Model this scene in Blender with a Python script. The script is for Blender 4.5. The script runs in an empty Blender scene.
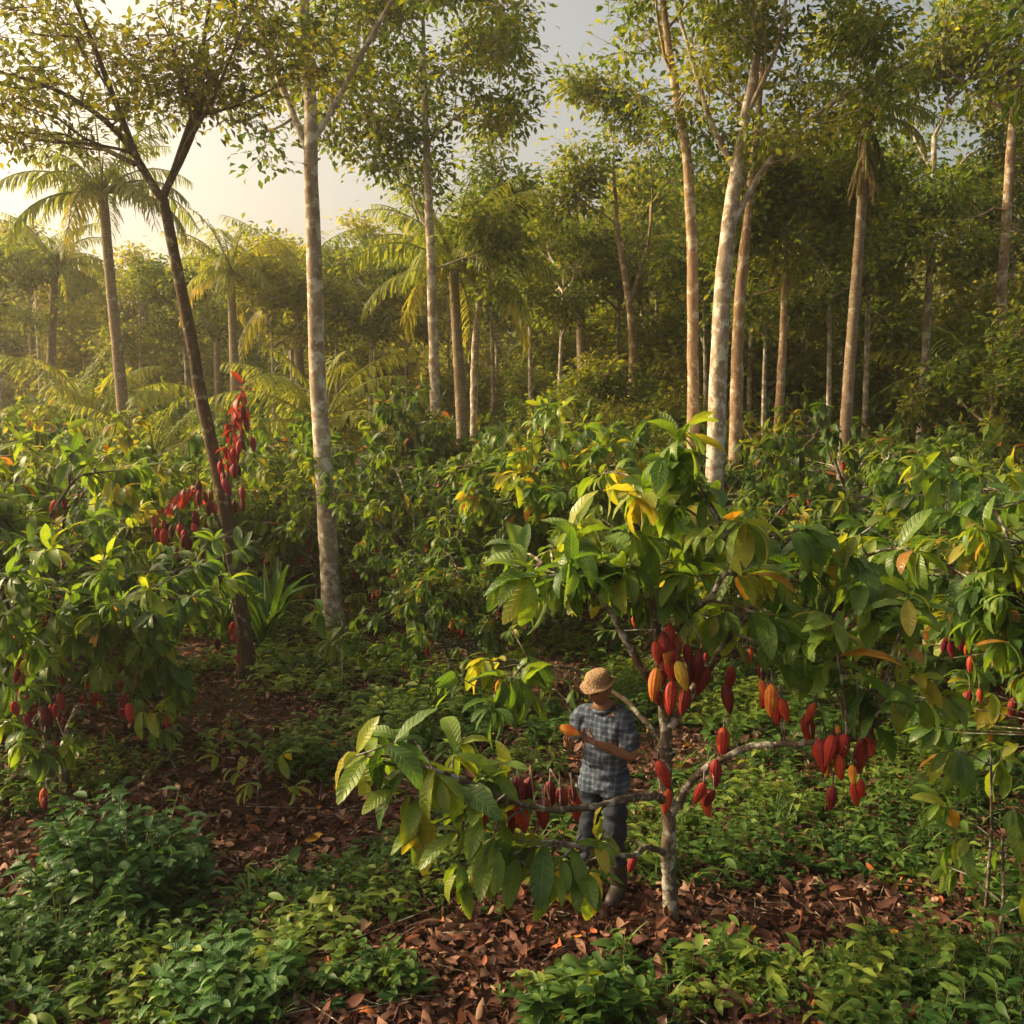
import bpy, math, random
import numpy as np
from mathutils import Vector, Matrix, noise as mnoise
R=np.random.default_rng(11); random.seed(5)
scene=bpy.context.scene
col=scene.collection

# ------------------------------------------------------------------ helpers
def nrm(a):
    a=np.asarray(a,float); return a/np.maximum(np.linalg.norm(a,axis=-1,keepdims=True),1e-9)

class MB:
    def __init__(s): s.V=[];s.F=[];s.U=[];s.T=[];s.M=[];s.n=0
    def add(s,v,f,uv,t,m=0):
        s.V.append(np.asarray(v,np.float32)); s.F.append(np.asarray(f,np.int64)+s.n)
        s.U.append(np.asarray(uv,np.float32)); s.T.append(np.broadcast_to(np.asarray(t,np.float32),(len(v),)).copy())
        s.M.append(np.full(len(f),m,np.int32)); s.n+=len(v)
    def join(s,o,moff):
        for v,f,u,t,m in zip(o.V,o.F,o.U,o.T,o.M):
            s.V.append(v);s.F.append(f+s.n);s.U.append(u);s.T.append(t);s.M.append(m+moff)
        s.n+=o.n
    def mesh(s,name,mats,smooth=True):
        V=np.concatenate(s.V);F=np.concatenate(s.F);U=np.concatenate(s.U);T=np.concatenate(s.T);M=np.concatenate(s.M)
        me=bpy.data.meshes.new(name)
        me.vertices.add(len(V)); me.vertices.foreach_set('co',V.ravel())
        me.loops.add(F.size); me.loops.foreach_set('vertex_index',F.ravel().astype(np.int32))
        me.polygons.add(len(F)); me.polygons.foreach_set('loop_start',np.arange(0,F.size,4,dtype=np.int32))
        for m in mats: me.materials.append(m)
        me.polygons.foreach_set('material_index',M)
        me.polygons.foreach_set('use_smooth',np.full(len(F),smooth))
        uvl=me.uv_layers.new(name='UVMap'); uvl.data.foreach_set('uv',U[F.ravel()].ravel())
        a=me.attributes.new('tint','FLOAT','POINT'); a.data.foreach_set('value',T)
        me.update(calc_edges=True)
        return me
def obj(name,me,parent=None,loc=(0,0,0),rot=(0,0,0),sc=1):
    o=bpy.data.objects.new(name,me); col.objects.link(o)
    o.location=loc;o.rotation_euler=rot;o.scale=(sc,sc,sc) if np.isscalar(sc) else sc
    if parent: o.parent=parent
    return o
def empty(name,loc=(0,0,0),rot=0,sc=1):
    return obj(name,None,None,loc,(0,0,rot),sc)

def leaf_tpl(nl,nw,width,droop=.6,fold=.25,wave=0.,peak=.5,pw=.8):
    t=np.linspace(0,1,nl+1); s=np.linspace(-1,1,nw+1)
    tt=np.clip(t,0.02,.985)
    a=peak/(1-peak)
    w=(tt**a*(1-tt))/(peak**a*(1-peak)); w=width*np.clip(w,0.03,1)**pw
    ang=-droop*t+droop*.25
    y=np.concatenate([[0],np.cumsum(np.cos((ang[1:]+ang[:-1])/2))/nl]); z=np.concatenate([[0],np.cumsum(np.sin((ang[1:]+ang[:-1])/2))/nl])
    X=s[None,:]*w[:,None]*.5
    Z=z[:,None]+fold*np.abs(X)+wave*np.sin(t*19)[:,None]*np.abs(s)[None,:]
    Y=np.broadcast_to(y[:,None],X.shape)
    V=np.stack([X,Y,Z],-1).reshape(-1,3)
    uv=np.stack([np.broadcast_to(s*.5+.5,X.shape),np.broadcast_to(t[:,None],X.shape)],-1).reshape(-1,2)
    i=np.arange(nl)[:,None]*(nw+1)+np.arange(nw)[None,:]
    F=np.stack([i,i+1,i+nw+2,i+nw+1],-1).reshape(-1,4)
    return V,F,uv
def place(mb,tpl,P,D,U,S,tint,m=0):
    V,F,uv=tpl; N=len(P)
    if N==0: return
    D=nrm(D); X=nrm(np.cross(D,U)); Z=np.cross(X,D)
    S=np.broadcast_to(S,(N,)); tint=np.broadcast_to(tint,(N,))
    W=(V[None,:,0:1]*X[:,None]+V[None,:,1:2]*D[:,None]+V[None,:,2:3]*Z[:,None])*S[:,None,None]+np.asarray(P)[:,None]
    FF=F[None]+(np.arange(N)*len(V))[:,None,None]
    mb.add(W.reshape(-1,3),FF.reshape(-1,4),np.tile(uv,(N,1)),np.repeat(tint,len(V)),m)
def multi(mb,tpls,P,D,U,S,tint,m=0):
    N=len(P);k=R.integers(0,len(tpls),N);S=np.broadcast_to(S,(N,));tint=np.broadcast_to(tint,(N,))
    for i,t in enumerate(tpls):
        q=k==i; place(mb,t,P[q],D[q],U[q],S[q],tint[q],m)
def catmull(P,R_,n=6):
    P=np.asarray(P,float);R_=np.asarray(R_,float)
    if len(P)==2:
        t=np.linspace(0,1,n+1)[:,None]; return P[0]*(1-t)+P[1]*t, R_[0]*(1-t[:,0])+R_[1]*t[:,0]
    Q=np.vstack([2*P[0]-P[1],P,2*P[-1]-P[-2]]);o=[];r=[]
    for i in range(1,len(Q)-2):
        for k in range(n):
            t=k/n;a,b,c,d=Q[i-1:i+3]
            o.append(.5*((2*b)+(-a+c)*t+(2*a-5*b+4*c-d)*t*t+(-a+3*b-3*c+d)*t**3)); r.append(R_[i-1]*(1-t)+R_[i]*t)
    o.append(P[-1]);r.append(R_[-1]); return np.array(o),np.array(r)
def tube(mb,P,rad,k=8,m=0,rough=0.,tint=.5):
    P=np.asarray(P,float);n=len(P);T=nrm(np.gradient(P,axis=0))
    u=np.cross(T[0],[.3,1,.1]);u/=np.linalg.norm(u);Us=[u]
    for i in range(1,n):
        u=u-T[i]*np.dot(u,T[i]);u/=np.linalg.norm(u);Us.append(u)
    Us=np.array(Us);Ws=np.cross(T,Us);a=np.arange(k)*2*np.pi/k
    rr=np.asarray(rad)[:,None]*(1+rough*R.normal(size=(n,k)))
    V=P[:,None]+rr[...,None]*(np.cos(a)[None,:,None]*Us[:,None]+np.sin(a)[None,:,None]*Ws[:,None])
    i=np.arange(n-1)[:,None]*k;j=np.arange(k)[None,:];j2=(j+1)%k
    F=np.stack([i+j,i+j2,i+k+j2,i+k+j],-1).reshape(-1,4)
    uv=np.stack(np.broadcast_arrays((np.arange(k)/k)[None,:],(np.arange(n)*.2)[:,None]),-1).reshape(-1,2)
    mb.add(V.reshape(-1,3),F,uv,tint,m)
def sticks(mb,A,B,ra,rb,m=0,tint=.5):
    A=np.asarray(A,float);B=np.asarray(B,float);N=len(A)
    if N==0:return
    D=nrm(B-A);X=nrm(np.cross(D,[.21,.33,.9]));Y=np.cross(D,X)
    ra=np.broadcast_to(ra,(N,));rb=np.broadcast_to(rb,(N,));V=[]
    for P,r in ((A,ra),(B,rb)):
        for a in (0,2.094,4.188): V.append(P+r[:,None]*(math.cos(a)*X+math.sin(a)*Y))
    V=np.stack(V,1);F=np.array([[0,1,4,3],[1,2,5,4],[2,0,3,5]])
    FF=F[None]+(np.arange(N)*6)[:,None,None]
    mb.add(V.reshape(-1,3),FF.reshape(-1,4),np.zeros((N*6,2)),tint,m)
def rv(n,z=1.): 
    v=R.normal(size=(n,3)); v[:,2]*=z; return v
def gz(x,y):
    x=np.asarray(x,float);y=np.asarray(y,float)
    return .05*np.sin(x*.9+1)*np.cos(y*.7)+.03*np.sin(x*2.3+y*1.7)+.08*np.sin(x*.25+y*.31)

# ------------------------------------------------------------------ materials
def newmat(name):
    m=bpy.data.materials.new(name);m.use_nodes=True;nt=m.node_tree;nt.nodes.clear();return m,nt,nt.nodes,nt.links
def ramp(N,stops):
    r=N.new('ShaderNodeValToRGB');e=r.color_ramp.elements
    e[0].position=stops[0][0];e[0].color=(*stops[0][1],1);e[1].position=stops[-1][0];e[1].color=(*stops[-1][1],1)
    for p,c in stops[1:-1]:
        k=e.new(p);k.color=(*c,1)
    return r
def mth(N,L,op,a,b=None,c=None):
    n=N.new('ShaderNodeMath');n.operation=op
    for i,x in enumerate((a,b,c)):
        if x is None: continue
        if hasattr(x,'is_output'): L.new(x,n.inputs[i])
        else: n.inputs[i].default_value=x
    return n.outputs[0]
def leaf_mat(name,stops,tw=.4,rough=.45,veins=False,tmul=(2.2,2.0,.6),nv=9.,spec=.4,mottle=None):
    m,nt,N,L=newmat(name)
    at=N.new('ShaderNodeAttribute');at.attribute_name='tint'
    oi=N.new('ShaderNodeObjectInfo')
    fac=at.outputs['Fac']
    if mottle:
        nz=N.new('ShaderNodeTexNoise');nz.inputs['Scale'].default_value=mottle;nz.inputs['Detail'].default_value=5;tc=N.new('ShaderNodeTexCoord');L.new(tc.outputs['Object'],nz.inputs['Vector'])
        fac=mth(N,L,'ADD',fac,mth(N,L,'MULTIPLY_ADD',nz.outputs['Fac'],.5,-.25))
    rp=ramp(N,stops);L.new(fac,rp.inputs[0])
    hsv=N.new('ShaderNodeHueSaturation');L.new(rp.outputs[0],hsv.inputs['Color'])
    L.new(mth(N,L,'MULTIPLY_ADD',oi.outputs['Random'],.45,.8),hsv.inputs['Value'])
    L.new(mth(N,L,'MULTIPLY_ADD',oi.outputs['Random'],-.03,.51),hsv.inputs['Hue'])
    colr=hsv.outputs[0]
    pr=N.new('ShaderNodeBsdfPrincipled');pr.inputs['Roughness'].default_value=rough;pr.inputs['Specular IOR Level'].default_value=spec
    if mottle:
        bp=N.new('ShaderNodeBump');bp.inputs['Strength'].default_value=.5;bp.inputs['Distance'].default_value=.006;L.new(nz.outputs['Fac'],bp.inputs['Height']);L.new(bp.outputs[0],pr.inputs['Normal'])
    if veins:
        nz=N.new('ShaderNodeTexNoise');nz.inputs['Scale'].default_value=14;tc=N.new('ShaderNodeTexCoord');L.new(tc.outputs['Object'],nz.inputs['Vector'])
        mm=N.new('ShaderNodeMix');mm.data_type='RGBA';mm.blend_type='MULTIPLY';mm.inputs[0].default_value=.6
        rp2=ramp(N,[(.3,(.7,.72,.65)),(.7,(1.25,1.2,1.1))]);L.new(nz.outputs['Fac'],rp2.inputs[0])
        L.new(colr,mm.inputs[6]);L.new(rp2.outputs[0],mm.inputs[7]);colr=mm.outputs[2]
        uv=N.new('ShaderNodeUVMap');sp=N.new('ShaderNodeSeparateXYZ');L.new(uv.outputs[0],sp.inputs[0])
        ax=mth(N,L,'ABSOLUTE',mth(N,L,'SUBTRACT',sp.outputs[0],.5))
        ph=mth(N,L,'MULTIPLY',mth(N,L,'SUBTRACT',sp.outputs[1],mth(N,L,'MULTIPLY',ax,.32)),nv*6.283)
        s=mth(N,L,'POWER',mth(N,L,'MULTIPLY_ADD',mth(N,L,'SINE',ph),.5,.5),10.)
        mid=mth(N,L,'LESS_THAN',ax,.025)
        vv=mth(N,L,'MAXIMUM',mth(N,L,'MULTIPLY',s,.55),mid)
        m2=N.new('ShaderNodeMix');m2.data_type='RGBA';L.new(mth(N,L,'MULTIPLY',vv,.4),m2.inputs[0]);L.new(colr,m2.inputs[6]);m2.inputs[7].default_value=(.28,.34,.1,1);colr=m2.outputs[2]
        bp=N.new('ShaderNodeBump');bp.inputs['Strength'].default_value=.7;bp.inputs['Distance'].default_value=.01;bp.invert=True
        L.new(mth(N,L,'ADD',vv,mth(N,L,'MULTIPLY',nz.outputs['Fac'],.3)),bp.inputs['Height']);L.new(bp.outputs[0],pr.inputs['Normal'])
    L.new(colr,pr.inputs['Base Color'])
    o=N.new('ShaderNodeOutputMaterial')
    if tw>0:
        tm=N.new('ShaderNodeMix');tm.data_type='RGBA';tm.blend_type='MULTIPLY';tm.inputs[0].default_value=1;L.new(colr,tm.inputs[6]);tm.inputs[7].default_value=(*tmul,1)
        tr=N.new('ShaderNodeBsdfTranslucent');L.new(tm.outputs[2],tr.inputs[0])
        mx=N.new('ShaderNodeMixShader');mx.inputs[0].default_value=tw;L.new(pr.outputs[0],mx.inputs[1]);L.new(tr.outputs[0],mx.inputs[2]);L.new(mx.outputs[0],o.inputs[0])
    else: L.new(pr.outputs[0],o.inputs[0])
    return m
def bark_mat(name,a,b,lich=None,lt=.55,scale=6,stretch=.35,bump=.6):
    m,nt,N,L=newmat(name)
    tc=N.new('ShaderNodeTexCoord');mp=N.new('ShaderNodeMapping');mp.inputs['Scale'].default_value=(1,1,stretch);L.new(tc.outputs['Object'],mp.inputs[0])
    n1=N.new('ShaderNodeTexNoise');n1.inputs['Scale'].default_value=scale*2;n1.inputs['Detail'].default_value=8;n1.inputs['Roughness'].default_value=.7;L.new(mp.outputs[0],n1.inputs['Vector'])
    rp=ramp(N,[(.35,a),(.65,b)]);L.new(n1.outputs['Fac'],rp.inputs[0]);c=rp.outputs[0]
    if lich:
        n2=N.new('ShaderNodeTexNoise');n2.inputs['Scale'].default_value=scale;n2.inputs['Detail'].default_value=6;n2.inputs['Roughness'].default_value=.65;L.new(tc.outputs['Object'],n2.inputs['Vector'])
        r2=ramp(N,[(lt-.04,(0,0,0)),(lt+.04,(1,1,1))]);L.new(n2.outputs['Fac'],r2.inputs[0])
        mx=N.new('ShaderNodeMix');mx.data_type='RGBA';L.new(r2.outputs[0],mx.inputs[0]);L.new(c,mx.inputs[6]);mx.inputs[7].default_value=(*lich,1);c=mx.outputs[2]
    pr=N.new('ShaderNodeBsdfPrincipled');pr.inputs['Roughness'].default_value=.9;pr.inputs['Specular IOR Level'].default_value=.15;L.new(c,pr.inputs['Base Color'])
    bp=N.new('ShaderNodeBump');bp.inputs['Strength'].default_value=bump;bp.inputs['Distance'].default_value=.03;L.new(n1.outputs['Fac'],bp.inputs['Height']);L.new(bp.outputs[0],pr.inputs['Normal'])
    o=N.new('ShaderNodeOutputMaterial');L.new(pr.outputs[0],o.inputs[0]);return m
def simple(name,c,rough=.7,var=.25,scale=30,spec=.3,bump=.2):
    m,nt,N,L=newmat(name)
    tc=N.new('ShaderNodeTexCoord');n1=N.new('ShaderNodeTexNoise');n1.inputs['Scale'].default_value=scale;n1.inputs['Detail'].default_value=5;L.new(tc.outputs['Object'],n1.inputs['Vector'])
    rp=ramp(N,[(.3,tuple(x*(1-var) for x in c)),(.7,tuple(x*(1+var) for x in c))]);L.new(n1.outputs['Fac'],rp.inputs[0])
    pr=N.new('ShaderNodeBsdfPrincipled');pr.inputs['Roughness'].default_value=rough;pr.inputs['Specular IOR Level'].default_value=spec;L.new(rp.outputs[0],pr.inputs['Base Color'])
    bp=N.new('ShaderNodeBump');bp.inputs['Strength'].default_value=bump;bp.inputs['Distance'].default_value=.02;L.new(n1.outputs['Fac'],bp.inputs['Height']);L.new(bp.outputs[0],pr.inputs['Normal'])
    o=N.new('ShaderNodeOutputMaterial');L.new(pr.outputs[0],o.inputs[0]);return m

M_cacao=leaf_mat('cacao_leaf',[(0,(.03,.085,.022)),(.45,(.08,.17,.034)),(.8,(.19,.28,.038)),(.93,(.32,.35,.05)),(1,(.45,.2,.038))],tw=.42,rough=.38,veins=True,spec=.45)
M_cacao2=leaf_mat('cacao_leaf_shrub',[(0,(.03,.075,.018)),(.5,(.08,.15,.026)),(.85,(.18,.23,.034)),(.97,(.28,.25,.04)),(1,(.3,.11,.035))],tw=.44,rough=.52,spec=.3)
M_tree=leaf_mat('canopy_leaf',[(0,(.045,.09,.018)),(.5,(.105,.16,.026)),(1,(.24,.25,.04))],tw=.46,rough=.55,spec=.2)
M_olive=leaf_mat('olive_leaf',[(0,(.055,.08,.018)),(.5,(.115,.135,.024)),(1,(.25,.22,.038))],tw=.46,rough=.55,spec=.2,tmul=(1.9,1.9,.6))
M_dist_hazed=leaf_mat('distant_leaf_hazed',[(0,(.08,.12,.032)),(.5,(.16,.2,.046)),(1,(.32,.3,.07))],tw=.44,rough=.7,spec=.1)  # distance haze painted into the leaf colour: paler and yellower than canopy leaves
M_palm=leaf_mat('palm_leaf',[(0,(.1,.15,.03)),(.6,(.2,.24,.045)),(1,(.36,.3,.09))],tw=.42,rough=.5,spec=.25)
M_dead=leaf_mat('dead_palm_leaf',[(0,(.1,.06,.03)),(1,(.25,.15,.07))],tw=.2,rough=.8,tmul=(1.3,1.1,.8),spec=.1)
M_weed=leaf_mat('weed_leaf',[(0,(.025,.075,.018)),(.5,(.065,.145,.026)),(1,(.19,.26,.045))],tw=.38,rough=.5,spec=.3)
M_herb=leaf_mat('herb_leaf',[(0,(.022,.09,.028)),(.6,(.05,.15,.04)),(1,(.1,.22,.055))],tw=.32,rough=.45,veins=True,nv=7,spec=.3)
M_litter=leaf_mat('dry_leaf',[(0,(.03,.014,.011)),(.3,(.085,.036,.025)),(.55,(.17,.07,.045)),(.75,(.3,.17,.11)),(.85,(.42,.28,.18)),(.95,(.4,.1,.035)),(1,(.65,.36,.04))],tw=.08,rough=.75,tmul=(1.3,1.,.7),spec=.2)
M_pod=leaf_mat('cacao_pod',[(0,(.09,.012,.014)),(.3,(.2,.018,.018)),(.6,(.4,.035,.022)),(.8,(.48,.09,.024)),(.92,(.55,.22,.025)),(1,(.58,.38,.05))],tw=.0,rough=.6,spec=.25,mottle=16)
B_pale=bark_mat('pale_bark',(.22,.155,.105),(.45,.36,.27),(.62,.57,.47),.53,5)
B_gold=bark_mat('tan_bark',(.2,.125,.075),(.42,.28,.17),(.55,.46,.34),.56,5)
B_dark=bark_mat('dark_bark',(.05,.032,.02),(.14,.09,.055),(.28,.25,.16),.6,7)
B_cacao=bark_mat('cacao_bark',(.06,.042,.03),(.16,.12,.085),(.4,.38,.32),.55,9,stretch=.6)
B_palm=bark_mat('palm_bark',(.16,.115,.08),(.36,.27,.18),(.45,.38,.3),.6,6,stretch=2.5)
B_twig=simple('twig_bark',(.12,.11,.045),.8)

def ground_mat():
    m,nt,N,L=newmat('forest_floor')
    tc=N.new('ShaderNodeTexCoord')
    n1=N.new('ShaderNodeTexNoise');n1.inputs['Scale'].default_value=3.5;n1.inputs['Detail'].default_value=10;n1.inputs['Roughness'].default_value=.75;L.new(tc.outputs['Object'],n1.inputs['Vector'])
    rp=ramp(N,[(.3,(.022,.012,.009)),(.5,(.06,.03,.018)),(.7,(.12,.058,.034))]);L.new(n1.outputs['Fac'],rp.inputs[0])
    v=N.new('ShaderNodeTexVoronoi');v.inputs['Scale'].default_value=14;L.new(tc.outputs['Object'],v.inputs['Vector'])
    mx=N.new('ShaderNodeMix');mx.data_type='RGBA';mx.blend_type='MULTIPLY';mx.inputs[0].default_value=.4;L.new(rp.outputs[0],mx.inputs[6]);L.new(v.outputs['Color'],mx.inputs[7])
    n2=N.new('ShaderNodeTexNoise');n2.inputs['Scale'].default_value=.5;n2.inputs['Detail'].default_value=6;L.new(tc.outputs['Object'],n2.inputs['Vector'])
    r2=ramp(N,[(.5,(0,0,0)),(.62,(.6,.6,.6))]);L.new(n2.outputs['Fac'],r2.inputs[0])
    m2=N.new('ShaderNodeMix');m2.data_type='RGBA';L.new(r2.outputs[0],m2.inputs[0]);L.new(mx.outputs[2],m2.inputs[6]);m2.inputs[7].default_value=(.05,.075,.02,1)
    pr=N.new('ShaderNodeBsdfPrincipled');pr.inputs['Roughness'].default_value=.95;pr.inputs['Specular IOR Level'].default_value=.1;L.new(m2.outputs[2],pr.inputs['Base Color'])
    bp=N.new('ShaderNodeBump');bp.inputs['Distance'].default_value=.06;L.new(n1.outputs['Fac'],bp.inputs['Height']);L.new(bp.outputs[0],pr.inputs['Normal'])
    o=N.new('ShaderNodeOutputMaterial');L.new(pr.outputs[0],o.inputs[0]);return m
g=MB()
q=np.linspace(-1,1,241);xs=np.sign(q)*(np.abs(q)**3*380+np.abs(q)*20);ys=xs+8
GX,GY=np.meshgrid(xs,ys,indexing='ij');V=np.stack([GX,GY,gz(GX,GY)],-1).reshape(-1,3)
i=np.arange(240)[:,None]*241+np.arange(240)[None,:]
g.add(V,np.stack([i,i+241,i+242,i+1],-1).reshape(-1,4),V[:,:2],.5)
obj('ground',g.mesh('ground',[ground_mat()]))

# ------------------------------------------------------------------ templates
T_hero=[leaf_tpl(10,4,.36,d,f,.012,.52,.8) for d,f in ((.5,.25),(1.0,.3),(1.5,.2),(.8,.45),(1.2,.1))]
T_near=[leaf_tpl(6,2,.36,d,.3,.0,.52,.8) for d in (.5,1.0,1.5)]
T_shrub=[leaf_tpl(4,2,.36,d,.3,0,.52,.8) for d in (.5,1.0,1.5)]
T_small=[leaf_tpl(2,2,.55,d,.3,0,.45,.7) for d in (.3,.9)]
T_far=[leaf_tpl(2,1,.6,.7,0,0,.5,.6)]
T_weed=[leaf_tpl(3,2,.5,d,.35,0,.4,.8) for d in (.4,.9)]
T_herb=[leaf_tpl(6,4,.5,d,.3,.006,.4,.8) for d in (.5,1.0)]
T_lit=[leaf_tpl(4,2,w,d,f,0.02,.5,.8) for w,d,f in ((.36,1.2,.5),(.42,-.9,.3),(.33,.3,-.5),(.5,2.0,.6),(.25,2.6,.8))]
T_leaflet=leaf_tpl(3,1,.085,1.0,0,0,.35,.4)
T_strap=[leaf_tpl(8,2,.07,d,.5,0,.4,.6) for d in (1.2,1.9,.8)]
def pod_tpl(nr,ns,ridge=.06):
    t=np.linspace(0.005,.998,nr+1);r=.215*np.sin(np.pi*t**.85)**.62*(1-.25*t);r[-1]=.006;r[0]=.03
    a=np.arange(ns)*2*np.pi/ns;rr=r[:,None]*(1+ridge*np.cos(a*ns/4 if ns>=20 else a*5))
    V=np.stack([rr*np.cos(a),np.broadcast_to(t[:,None],rr.shape),rr*np.sin(a)],-1).reshape(-1,3)
    i=np.arange(nr)[:,None]*ns;j=np.arange(ns)[None,:];j2=(j+1)%ns
    F=np.stack([i+j,i+ns+j,i+ns+j2,i+j2],-1).reshape(-1,4)
    uv=np.stack(np.broadcast_arrays(a[None,:]/6.283,t[:,None]),-1).reshape(-1,2);return V,F,uv
T_pod=pod_tpl(14,40,.065);T_podl=pod_tpl(7,10,.04)
def pods(mb,P,size,tint,tpl=T_pod):
    P=np.asarray(P,float);n=len(P);D=np.array([0,0,-1.])+R.normal(size=(n,3))*[.2,.2,.02]
    place(mb,tpl,P,D,nrm(rv(n,.1)+.01),size*R.uniform(.65,1.15,n),tint)

def flush(mb,tpls,P,D,L,n,size,droop=.8,tint=(.05,.85),tw=None,spread=1.,odd=.988):
    N=len(P);idx=np.repeat(np.arange(N),n);k=N*n
    D=nrm(D);e1=nrm(np.cross(D,[.13,.2,1.]));e2=np.cross(D,e1)
    t=R.uniform(0,1,k)**.6;az=R.uniform(0,2*np.pi,k)
    rad=np.cos(az)[:,None]*e1[idx]+np.sin(az)[:,None]*e2[idx]
    d=nrm(rad*R.uniform(.5,1.1,k)[:,None]*spread+D[idx]*R.uniform(.1,.9,k)[:,None]*t[:,None]*1.5+np.array([0,0,-1.])*(droop*R.uniform(.2,1.2,k))[:,None])
    pos=P[idx]+D[idx]*(L*t)[:,None]
    U=np.array([0,0,.8])+rad*.7+rv(k)*.2
    base=np.repeat(R.uniform(*tint,N),n)
    tn=np.clip(base+R.normal(size=k)*.12+.12*(t-.5),0,.95)
    tn=np.where(R.random(k)>odd,1.,tn)
    sz=size*R.uniform(.55,1.15,k)*(1.05-.35*t)
    multi(mb,tpls,pos,d,U,sz,tn)
    if tw is not None: sticks(tw,P-D*L*.2,P+D*L*1.0,.006,.003)

# ------------------------------------------------------------------ cacao shrub variants (each one mesh)
def cacao_variant(seed,h=3.0,rad=1.5,ntw=120,nl=13,leaf=.27,npod=12,light=0.,tp=None,mat=None,ptp=None,pz=.7):
    global R;R=np.random.default_rng(seed)
    st=MB();lf=MB();pd=MB();tips=[];dirs=[];podp=[]
    ns=R.integers(2,4)
    for s in range(ns):
        a=R.uniform(0,6.28);b=np.array([math.cos(a),math.sin(a),0])*.12
        top=b*4+[0,0,h*R.uniform(.35,.5)]
        P,r=catmull([b+[0,0,-.1],b*1.4+[0,0,h*.2],top],[.06,.05,.04],6);tube(st,P,r,8,0,.06)
        podp+= [P[i]+[R.normal()*.06,R.normal()*.06,0] for i in R.integers(3,len(P),3)]
        for k in range(4):
            az=a+R.uniform(-1.6,1.6)+k*1.3;l=rad*R.uniform(.6,1.)
            o=np.array([math.cos(az),math.sin(az),0])
            zt=h*R.uniform(.25,.62)
            pts=[top,top+o*l*.4+[0,0,zt*.45],top+o*l*.75+[0,0,zt*.8],top+o*l*1.0+[0,0,zt*.85]]
            Q,rr=catmull(pts,[.035,.025,.015,.008],5);tube(st,Q,rr,6,0,.05)
            for i in R.integers(3,9,2): podp.append(Q[i])
            m=ntw//(ns*4)
            for j in range(m):
                i=R.integers(3,len(Q));o2=nrm(R.normal(size=3)*[1,1,.6]+o*.5+[0,0,.15]);ln=R.uniform(.15,.6)
                e=Q[i]+o2*ln*[1,1,.8];tips.append(e);dirs.append(nrm(o2+[0,0,-.05]));sticks(st,[Q[i]],[e],.01,.006)
    for j in range(ntw//4):
        az=R.uniform(0,6.28);rr=rad*R.uniform(.4,1.);e=np.array([math.cos(az)*rr,math.sin(az)*rr,h*R.uniform(.25,.55)])
        s0=np.array([0,0,h*.35]);sticks(st,[s0],[e],.012,.006);tips.append(e);dirs.append(nrm(e-s0))
    tips=np.array(tips);dirs=np.array(dirs)
    flush(lf,tp or T_shrub,tips,dirs,.28,nl,leaf,.9,(.05+light,.8+light),st)
    pp=np.array(podp);R.shuffle(pp);pp=pp[:npod]
    ex=tips[R.integers(0,len(tips),npod)]*[1.,1.,pz];pp=np.vstack([pp,ex])
    pp=np.vstack([pp+R.normal(size=pp.shape)*[.07,.07,.08] for _ in range(2)])
    pp=pp[pp[:,2]>.5]
    pods(pd,pp,.2,np.clip(R.uniform(0,.85,len(pp)),0,1),ptp or T_podl); sticks(st,pp+[0,0,.09],pp-[0,0,.01],.006,.006)
    st.join(lf,1);st.join(pd,2)
    return st.mesh('cacao_tree',[B_cacao,mat or M_cacao2,M_pod])
CV=[cacao_variant(100+i,3.1,1.45,[120,130,110,120,120][i],13,.31,8,[0,.12,.05,.2,.05][i]) for i in range(5)]
CV+=[cacao_variant(120+i,3.1,1.5,165,14,.34,[24,11,12][i],[-.05,.15,.05][i],T_near,M_cacao,T_pod,.6) for i in range(3)]
def cacao(x,y,v,sc=1.,rot=None,name='cacao_tree'):
    rot=random.uniform(0,6.28) if rot is None else rot
    return obj(name,CV[v],None,(x,y,float(gz(x,y))),(0,0,rot),sc)

# ------------------------------------------------------------------ tall trees
def grow(mb,tips,p,d,L,r,lvl,up=.1,spread=.9,nch=4,wob=.16):
    n=5;P=[np.array(p)];d=nrm(d)
    for i in range(n):
        d=nrm(d+R.normal(size=3)*wob+np.array([0,0,up]));P.append(P[-1]+d*L/n)
    P=np.array(P);rad=np.linspace(r,r*.55,n+1);tube(mb,P,rad,6 if r>.03 else 4,0,.04)
    if lvl==0:
        tips.append((P[-1],d));tips.append((P[3],d));return
    for k in range(nch):
        t=R.uniform(.35,1) if k<nch-1 else 1
        i=min(n,int(t*n));b=P[i];e=nrm(np.cross(d,R.normal(size=3)))
        grow(mb,tips,b,nrm(d*.7+e*spread),L*R.uniform(.5,.75),rad[i]*.62,lvl-1,up,spread,nch,wob)
def canopy(mb,tw,tips,n,sig,size,tpls,droop=.4,flat=.6,tint=(.05,.95)):
    P=np.array([t[0] for t in tips]);N=len(P);w=R.uniform(.2,1.8,N)
    cnt=np.maximum(3,(n*w).astype(int));idx=np.repeat(np.arange(N),cnt);k=len(idx)
    off=R.normal(size=(k,3))*sig*[1,1,flat]*(w[idx]**.33)[:,None];pos=P[idx]+off
    d=nrm(off+rv(k)*sig*.8+[0,0,-droop*sig]);U=np.array([0,0,1.])+rv(k)*.45
    base=R.uniform(*tint,N)[idx]
    multi(mb,tpls,pos,d,U,size*R.uniform(.6,1.2,k),np.clip(base+R.normal(size=k)*.15,0,1))
    s=np.nonzero(R.random(k)<6/n)[0];sticks(tw,P[idx[s]],pos[s],.008,.003)
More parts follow.
